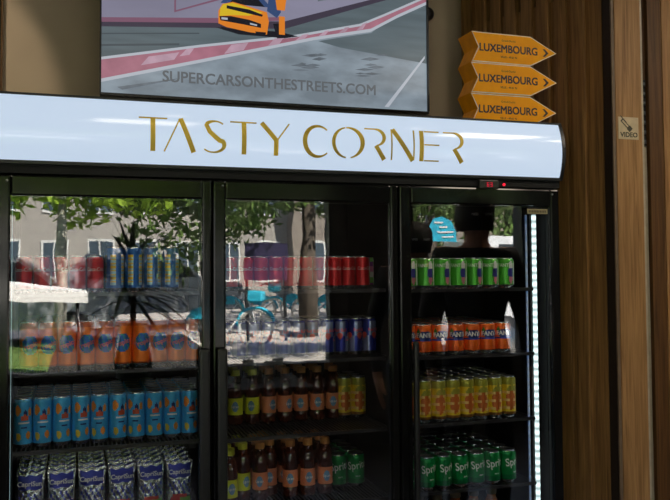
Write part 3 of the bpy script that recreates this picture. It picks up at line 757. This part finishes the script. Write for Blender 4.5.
# potted plant on the table
pp = empty('potted_plant', (.60, -2.92, .7202), 0, 'spiky leaved potted plant in a dark green vase on the long table', 'plant')
MB().lathe([(.07, 0), (.12, .08), (.135, .2), (.10, .34), (.085, .40), (.10, .42), (.09, .415), (.075, .39)], 24).build('vase', mat('dark_glazed_vase', (.03, .05, .04), .12, coat=.5), pp)
MB().tube([(0, 0, .36), (.01, .0, .6), (0, .01, .8)], [.022, .018, .014], 8).build('stem', mat('plant_stem', (.08, .06, .03), .7), pp)
lf = MB()
for i in range(90):
    a = random.uniform(0, 2*PI); e = random.uniform(-.35, 1.35); Ln = random.uniform(.35, .58); w = random.uniform(.012, .020)
    z0 = random.uniform(.50, .84); d = Vector((math.cos(a)*math.cos(e), math.sin(a)*math.cos(e), math.sin(e))); sd = d.cross(Vector((0, 0, 1))).normalized()
    pts = [Vector((0, 0, z0))+d*Ln*t+Vector((0, 0, -.28*Ln*t*t)) for t in (0, .25, .5, .75, 1)]
    ws = (w*.6, w, w, w*.6, .001); vs = []
    for p_, w_ in zip(pts, ws): vs += [p_+sd*w_, p_+Vector((0, 0, -.003)), p_-sd*w_]
    lf.add(vs, [(3*j, 3*j+1, 3*j+4, 3*j+3) for j in range(4)]+[(3*j+1, 3*j+2, 3*j+5, 3*j+4) for j in range(4)])
lf.build('leaves', mat('dark_spiky_leaves', (.03, .06, .025), .35, var=.3), pp)

# street ground
M['paving'] = mat('pale_street_paving', (.42, .38, .34), .85, var=.12, scale=1.5)
M['lawn'] = mat('lawn_green', (.08, .14, .02), .9, var=.3, scale=6)
M['asph'] = mat('street_asphalt', (.20, .20, .20), .85, var=.15, scale=3)
struct(MB().box(-60, 60, -14.5, -3.95, -.1, .05).build('trim_3', 'paving'))
struct(MB().box(-60, 60, -24, -14.5, -.1, .12).build('trim_4', 'paving'))
struct(MB().box(-60, 60, -60, -24, -.1, .02).build('trim_5', 'asph'))
struct(MB().box(-7, -.12, -14.3, -4.6, .05, .11).build('trim_6', 'lawn'))
struct(MB().box(-.12, 2.35, -14.3, -4.6, .05, .11).build('trim_7', mat('added_dark_ground', (.018, .015, .010), .95, var=.4, scale=6)))  # dark ground added so the left glass mirrors less brightness over the cans

# trees
leafm = [mat('bright_tree_leaves', (.34, .50, .05), .6, var=.35, scale=4), mat('mid_tree_leaves', (.10, .17, .035), .6, var=.35, scale=4)]
barkm = [mat('pale_bark', (.42, .40, .34), .8, var=.3, scale=9), mat('dark_bark', (.07, .055, .04), .9, var=.3, scale=9)]
def tree(x, y, z0, ht, rad, zc, lm, bk, tr_, label, n=2600, rz=.62):
    t = empty('street_tree', (x, y, z0), random.uniform(0, 6), label, 'tree', 'trees along the street')
    MB().tube([(0, 0, 0), (.03, .02, ht*.4), (0, .05, ht)], [tr_*1.2, tr_, tr_*.6], 10).build('trunk', bk, t)
    f = MB(); rnd = random.Random(int(x*10+y))
    cl = [(rnd.gauss(0, .45)*rad, rnd.gauss(0, .45)*rad, zc+rnd.gauss(0, .38)*rad*rz, rnd.uniform(.3, .55)*rad) for _ in range(16)]
    for i in range(int(n*1.8)):
        cx, cy, cz, r = cl[i % 16]
        d = Vector((rnd.gauss(0, 1), rnd.gauss(0, 1), rnd.gauss(0, 1))).normalized()*r*rnd.uniform(.6, 1)
        c = Vector((cx, cy, cz))+d; a = Vector((rnd.gauss(0, 1), rnd.gauss(0, 1), rnd.gauss(0, 1))).normalized(); b_ = a.orthogonal().normalized(); s = rnd.uniform(.07, .13)
        f.add([c-a*s, c+b_*s*.5, c+a*s, c-b_*s*.5], [(0, 1, 2, 3)])
    f.build('foliage', lm, t)
tree(-.03, -12.0, .11, 3.2, 2.2, 3.6, leafm[0], barkm[0], .10, 'bright green tree with pale slim trunk on the lawn', 4200)
tree(-3.6, -12.5, .11, 3.0, 2.0, 3.5, leafm[0], barkm[0], .12, 'bright green tree at the far end of the lawn', 3000)
tree(2.6, -12.6, .05, 3.4, 2.2, 3.6, leafm[1], barkm[1], .12, 'mid green tree across the paving behind the table', 3600)
tree(5.0, -14.0, .05, 3.2, 2.3, 3.6, leafm[1], barkm[1], .19, 'thick dark trunked tree beside the hire bicycles', 4200)
tree(8.0, -15.0, .12, 3.2, 2.3, 3.7, leafm[1], barkm[1], .17, 'dark trunked tree right of the bicycles', 3000)
tree(5.6, -9.0, .05, 3.0, 1.3, 3.1, leafm[1], barkm[1], .10, 'smaller tree near the cyan banner', 2600)
tree(10.8, -15.5, .12, 3.2, 2.4, 3.7, leafm[1], barkm[1], .17, 'dark trunked tree behind the white car', 3000)

# buildings opposite: each window its own part
def house(x0, x1, y, h, wallm, label, nx_, nz, zs0=.9):
    o = empty('town_house', (x0, y, 0), 0, label, 'building', 'houses across the street')
    MB().box(0, x1-x0, -6, 0, 0, h).build('facade', wallm, o)
    win = None; cw = (x1-x0)/nx_
    for i in range(nx_):
        for j in range(nz):
            if win is None:
                w = MB(); w.box(-.5, .5, 0, .05, 0, 1.8, 0); w.box(-.42, -.03, .05, .06, .1, 1.7, 1); w.box(.03, .42, .05, .06, .1, 1.7, 1)
                win = w.build('window', [mat('window_frame_paint', (.55, .55, .52), .6), mat('window_glass_dark', (.05, .07, .09), .15)], o); q = win
            else:
                q = win.copy(); C.objects.link(q); q.parent = o
            q.location = (cw*(i+.5), .001, zs0+j*2.9)
    return o
house(-22, -5, -30, 13, mat('grey_render', (.17, .17, .17), .85), 'grey rendered house far left across the street', 9, 4)
house(-5, 9, -31, 12, mat('stone_grey_facade', (.28, .26, .23), .85), 'stone grey house straight across the street', 8, 4)
house(9, 24, -30, 13, mat('beige_facade', (.20, .17, .14), .85), 'beige house across the street behind the bicycles', 9, 4)
house(24, 44, -29, 11, mat('pale_facade', (.36, .35, .33), .85), 'pale house far right across the street', 7, 3)

# hire bicycles
def make_bike():
    o = empty('hire_bicycle')
    for x in (-.53, .53):
        w = MB(); w.torus((x, 0, .34), .32, .020, n=28, k=6).torus((x, 0, .34), .295, .010, n=24, k=5)
        for k in range(10):
            a = PI*2*k/10; w.tube([(x, 0, .34), (x+.29*math.cos(a), 0, .34+.29*math.sin(a))], .003, 4)
        w.build('wheel', mat('bike_tyre_pale', (.60, .58, .52), .5), o)
        MB().torus((x, 0, .34), .365, .030, n=18, k=6, a0=.1 if x < 0 else .35, a1=2.8 if x < 0 else 3.0).build('mudguard', 'bikeblue', o)
    f = MB(); f.tube([(-.53, 0, .34), (-.12, 0, .30), (.0, 0, .30), (.42, 0, .72)], .022, 8).tube([(-.05, 0, .30), (-.18, 0, .80)], .020, 8).tube([(.53, 0, .34), (.42, 0, .72), (.38, 0, .95)], .018, 8).tube([(-.53, 0, .34), (-.16, 0, .66)], .012, 6)
    f.build('bike_frame', 'bikewhite', o)
    MB().tube([(.30, -.28, .98), (.38, -.15, 1.02), (.38, .15, 1.02), (.30, .28, .98)], .014, 8).build('handlebar', 'black', o)
    MB().bbox(-.30, -.08, -.07, .07, .80, .86, b=.02).build('saddle', 'black', o)
    MB().bbox(.42, .66, -.15, .15, .84, 1.02, b=.02).build('basket', 'bikeblue', o)
    MB().bbox(-.75, -.40, -.03, .03, .50, .68, b=.015).build('rear_panel', 'bikeblue', o)
    return o
M['bikeblue'] = mat('bike_cyan', (.03, .45, .62), .4); M['bikewhite'] = mat('bike_white', (.7, .7, .7), .4)
bk = None
for i, (x, y, a) in enumerate(((2.95, -12.2, .5), (4.15, -15.8, .45), (4.95, -15.9, .5), (5.75, -15.9, .4), (6.55, -15.8, .6), (7.6, -15.9, .5))):
    b_ = bk or make_bike(); o = b_ if bk is None else copy_tree(bk); bk = b_
    o.location = (x, y, .12 if y < -14.5 else .05); o.rotation_euler = (0, 0, a)
    tag(o, 'cyan and white hire bicycle, %s from left along the street' % ORD[i], 'bicycle', 'hire bicycles')

# cars
def make_car(name, paint):
    o = empty(name)
    prof = [(-2.2, .35), (2.15, .35), (2.2, .75), (2.1, .98), (1.15, 1.12), (.45, 1.68), (-1.6, 1.72), (-2.1, 1.15), (-2.22, .8)]
    MB().prism(prof, -.88, .88).build('car_body', paint, o, bevel=.08)
    for s in (-1, 1):
        MB().prism([(-1.55, 1.15), (.98, 1.15), (.42, 1.60), (-1.42, 1.62)], min(s*.885, s*.90), max(s*.885, s*.90)).build('side_window', 'carglass', o)
        for x in (-1.35, 1.35): wh = MB().tube([(x, s*.70, .32), (x, s*.905, .32)], .32, 20).build('wheel', 'black', o); MB().tube([(x, s*.905, .32), (x, s*.912, .32)], .20, 16).build('hubcap', 'steel', wh)
    return o
M['carglass'] = mat('car_window_glass', (.03, .04, .05), .08)
c1 = make_car('parked_car', mat('white_car_paint', (.75, .76, .78), .2, coat=.5)); c1.location = (7.7, -8.6, .05); c1.rotation_euler = (0, 0, .1); c1.scale = (1, 1, 1.12); tag(c1, 'white parked car at the right of the street', 'car')
c2 = make_car('parked_car', mat('silver_car_paint', (.50, .52, .54), .25, .4, coat=.5)); c2.location = (-1.2, -14.0, .05); tag(c2, 'silver parked car behind the lawn', 'car')
c3 = make_car('parked_car', mat('grey_car_paint', (.36, .38, .42), .25, .4, coat=.5)); c3.location = (2.0, -17.6, .12); tag(c3, 'grey parked car behind the single bicycle', 'car')
# white awning hood bright in the left glass
aw = empty('market_stall', (-.55, -7.6, .11), 0, 'white topped market stall on the lawn', 'stall')
MB().prism([(-1.6, 1.15), (.9, 1.00), (.9, 1.12), (-1.6, 1.52)], -.7, .7).build('canopy', mat('white_canopy_cloth', (.78, .76, .72), .8), aw)
for x, h in ((-1.5, 1.16), (.8, 1.0)):
    for y in (-.62, .62): MB().tube([(x, y, 0), (x, y, h)], .02, 8).build('leg', 'black', aw)
# cyan banner with white lines, dark info screen
bnz = .5
bnn = empty('street_banner', (3.98, -5.2, .07), .25, 'cyan flag banner standing on the paving by the second opening', 'banner')
MB().prism([(-.16, 1.72), (.16, 1.70), (.16, 1.82), (.10, 1.94), (0, 1.98), (-.10, 1.96), (-.15, 1.88)], -.012, .012).build('flag_cloth', mat('cyan_cloth', (.02, .42, .60), .6), bnn)
b2 = MB()
for i, (a, b_, z) in enumerate(((-.09, .01, 1.91), (-.03, .05, 1.865), (-.06, .13, 1.81), (-.01, .13, 1.755))): b2.box(a, b_, .014, .018, z, z+.018)
b2.build('white_print', 'white', bnn)
MB().tube([(-.18, 0, 0), (-.18, 0, 2.0)], .012, 8).build('pole', 'black', bnn); MB().bbox(-.35, .15, -.2, .2, 0, .04, b=.01).build('foot', 'black', bnn)
sn_ = empty('notice_board', (4.0, -13.6, .05), .1, 'dark violet notice board on two posts by the trees', 'notice board')
MB().bbox(-.45, .45, -.04, .04, 1.2, 2.0, b=.01).build('board', mat('violet_board', (.03, .025, .06), .3), sn_)
for x in (-.4, .4): MB().bbox(x-.03, x+.03, -.03, .03, 0, 1.2, b=.004).build('leg', 'black', sn_)

# two people standing inside by the cooler
def person(x, y, rz, label, shirt, trousers, s=1.):
    skin = mat('skin', lin(190, 140, 115), .5)
    J = {'pel': (0, 0, .95, .13), 'wai': (0, 0, 1.10, .12), 'che': (0, -.01, 1.30, .145), 'nek': (0, 0, 1.46, .085), 'nk2': (0, .01, 1.51, .058), 'hed': (0, .015, 1.61, .088), 'top': (0, 0, 1.68, .075)}
    for sgn, q in ((-1, 'l'), (1, 'r')):
        J['sh'+q] = (sgn*.18, 0, 1.415, .080); J['el'+q] = (sgn*.25, -.02, 1.12, .045); J['wr'+q] = (sgn*.25, .07, .88, .028); J['hn'+q] = (sgn*.245, .09, .81, .030)
        for k, (dx, ln) in enumerate(((-.022, .075), (-.008, .085), (.007, .080), (.020, .065))):
            J['f%d%s' % (k, q)] = (sgn*.245, .095+dx, .775, .010); J['g%d%s' % (k, q)] = (sgn*.238, .105+dx, .775-ln*.55, .009); J['h%d%s' % (k, q)] = (sgn*.225, .108+dx, .775-ln, .008)
        J['th'+q] = (sgn*.235, .125, .81, .011); J['ti'+q] = (sgn*.225, .145, .775, .010)
        J['hp'+q] = (sgn*.10, 0, .88, .10); J['kn'+q] = (sgn*.11, .02, .50, .062); J['an'+q] = (sgn*.11, -.01, .09, .042); J['to'+q] = (sgn*.12, .14, .045, .036)
    E_ = [('pel', 'wai'), ('wai', 'che'), ('che', 'nek'), ('nek', 'nk2'), ('nk2', 'hed'), ('hed', 'top')]
    for q in 'lr':
        E_ += [('che', 'sh'+q), ('sh'+q, 'el'+q), ('el'+q, 'wr'+q), ('wr'+q, 'hn'+q), ('hn'+q, 'th'+q), ('th'+q, 'ti'+q), ('pel', 'hp'+q), ('hp'+q, 'kn'+q), ('kn'+q, 'an'+q), ('an'+q, 'to'+q)]
        for k in range(4): E_ += [('hn'+q, 'f%d%s' % (k, q)), ('f%d%s' % (k, q), 'g%d%s' % (k, q)), ('g%d%s' % (k, q), 'h%d%s' % (k, q))]
    ks = list(J); me = bpy.data.meshes.new('person'); me.from_pydata([J[k][:3] for k in ks], [(ks.index(a), ks.index(b)) for a, b in E_], [])
    o = bpy.data.objects.new('person', me); C.objects.link(o)
    md = o.modifiers.new('skin', 'SKIN'); sv = me.skin_vertices[0].data
    for i, k in enumerate(ks): sv[i].radius = (J[k][3], J[k][3]); sv[i].use_root = (k == 'pel')
    sb_ = o.modifiers.new('sub', 'SUBSURF'); sb_.levels = 2; sb_.render_levels = 2
    dgr = bpy.context.evaluated_depsgraph_get(); m2 = bpy.data.meshes.new_from_object(o.evaluated_get(dgr))
    o.modifiers.clear(); o.data = m2
    for m in (skin, shirt, trousers, M['black']): m2.materials.append(m)
    for p_ in m2.polygons:
        z = p_.center.z; xx = abs(p_.center.x)
        p_.material_index = 3 if z < .10 else (2 if z < .98 and xx < .205 else (1 if z < 1.47 and z > .90 else 0)); p_.use_smooth = True
    hr = MB(); hr.lathe([(.10, -.10), (.112, -.02), (.108, .05), (.08, .095), (.03, .115), (.001, .118)], 20)
    h = hr.build('hair', mat('dark_hair', (.02, .015, .012), .6), o, loc=(0, -.012, 1.64)); h.scale = (.90, .98, .85)
    fc = MB()
    for sgn in (-1, 1):
        fc.box(sgn*.035-.014, sgn*.035+.014, .095, .106, 1.625, 1.638)
    fc.build('eyes', 'white', o)
    o.location = (x, y, 0); o.rotation_euler = (0, 0, rz); o.scale = (s, s, s)
    tag(o, label, 'person', 'people standing beside the cooler')
    return o
dk = mat('dark_jacket', (.012, .012, .014), .8); dk2 = mat('dark_trousers', (.010, .010, .012), .8)
person(2.26, -1.20, .15, 'standing person in a dark jacket nearer the slatted wall', dk, dk2, 1.09)
person(2.12, -1.68, .1, 'standing person in a dark jacket left of the other', dk, dk2, 1.02)

# ------------------------------------------------------------------ light
w = bpy.data.worlds.new('world'); sc.world = w; w.use_nodes = True
N = w.node_tree.nodes; L = w.node_tree.links; bg = N['Background']
sk = N.new('ShaderNodeTexSky'); sk.sky_type = 'NISHITA'; sk.sun_disc = False; sk.sun_elevation = math.radians(48); sk.sun_rotation = math.radians(200)
L.new(sk.outputs[0], bg.inputs[0]); bg.inputs[1].default_value = .55
sun = bpy.data.lights.new('sun', 'SUN'); sun.energy = 30; sun.angle = .02; sun.color = (1, .95, .86)
so = bpy.data.objects.new('sun', sun); C.objects.link(so); so.rotation_euler = Vector((-.35, -.62, -.70)).to_track_quat('-Z', 'Y').to_euler()
# ceiling lamps, then added fill panels
def downlight(x, y, e, label, col=(1, .82, .62)):
    o = empty('ceiling_downlight', (x, y, 2.95), 0, label, 'ceiling lamp', 'ceiling downlights')
    MB().lathe([(.055, -.012), (.060, -.010), (.062, 0)], 20).build('trim_ring', 'steel', o)
    MB().lathe([(.001, -.0135), (.048, -.0135), (.048, -.0125)], 20).build('lens', mat('downlight_lens', (.5, .5, .5), .4, emit=col, es=e), o)
for i, (x, y) in enumerate(((-.6, -1.1), (.7, -1.1), (2.0, -1.1))):
    downlight(x, y, 8., 'round ceiling downlight, %s from left in front of the cooler' % ORD[i])
def spot(x, y, z, tx, ty, tz, e, ang, blend, col=(1, .84, .66), r=.04):
    l = bpy.data.lights.new('ceiling_spot_beam', 'SPOT'); l.energy = e; l.spot_size = math.radians(ang); l.spot_blend = blend; l.color = col; l.shadow_soft_size = r
    o = bpy.data.objects.new('ceiling_spot_beam', l); C.objects.link(o); o.location = (x, y, z); o.rotation_euler = Vector((tx-x, ty-y, tz-z)).to_track_quat('-Z', 'Y').to_euler()
spot(-.42, -.5, 2.9, -.42, .78, 2.22, 30, 46, .16)
for i, (x, y) in enumerate(((-1.2, -1.9), (.6, -1.9), (2.6, -1.5), (3.4, -1.5))):  # unseen panels, added to brighten the walls and posts
    o = empty('added_fill_panel', (x, y, 2.95), 0, 'added square fill light panel, %s from left above the shop floor' % ORD[i], 'ceiling lamp', 'added fill light panels')
    MB().bbox(-.30, .30, -.30, .30, -.02, 0, b=.004).build('panel_frame', 'steel', o)
    MB().box(-.27, .27, -.27, .27, -.024, -.0205).build('diffuser', mat('fill_panel_diffuser', (.6, .6, .6), .5, emit=(1, .86, .68), es=(9., 9., 16., 16.)[i]), o)
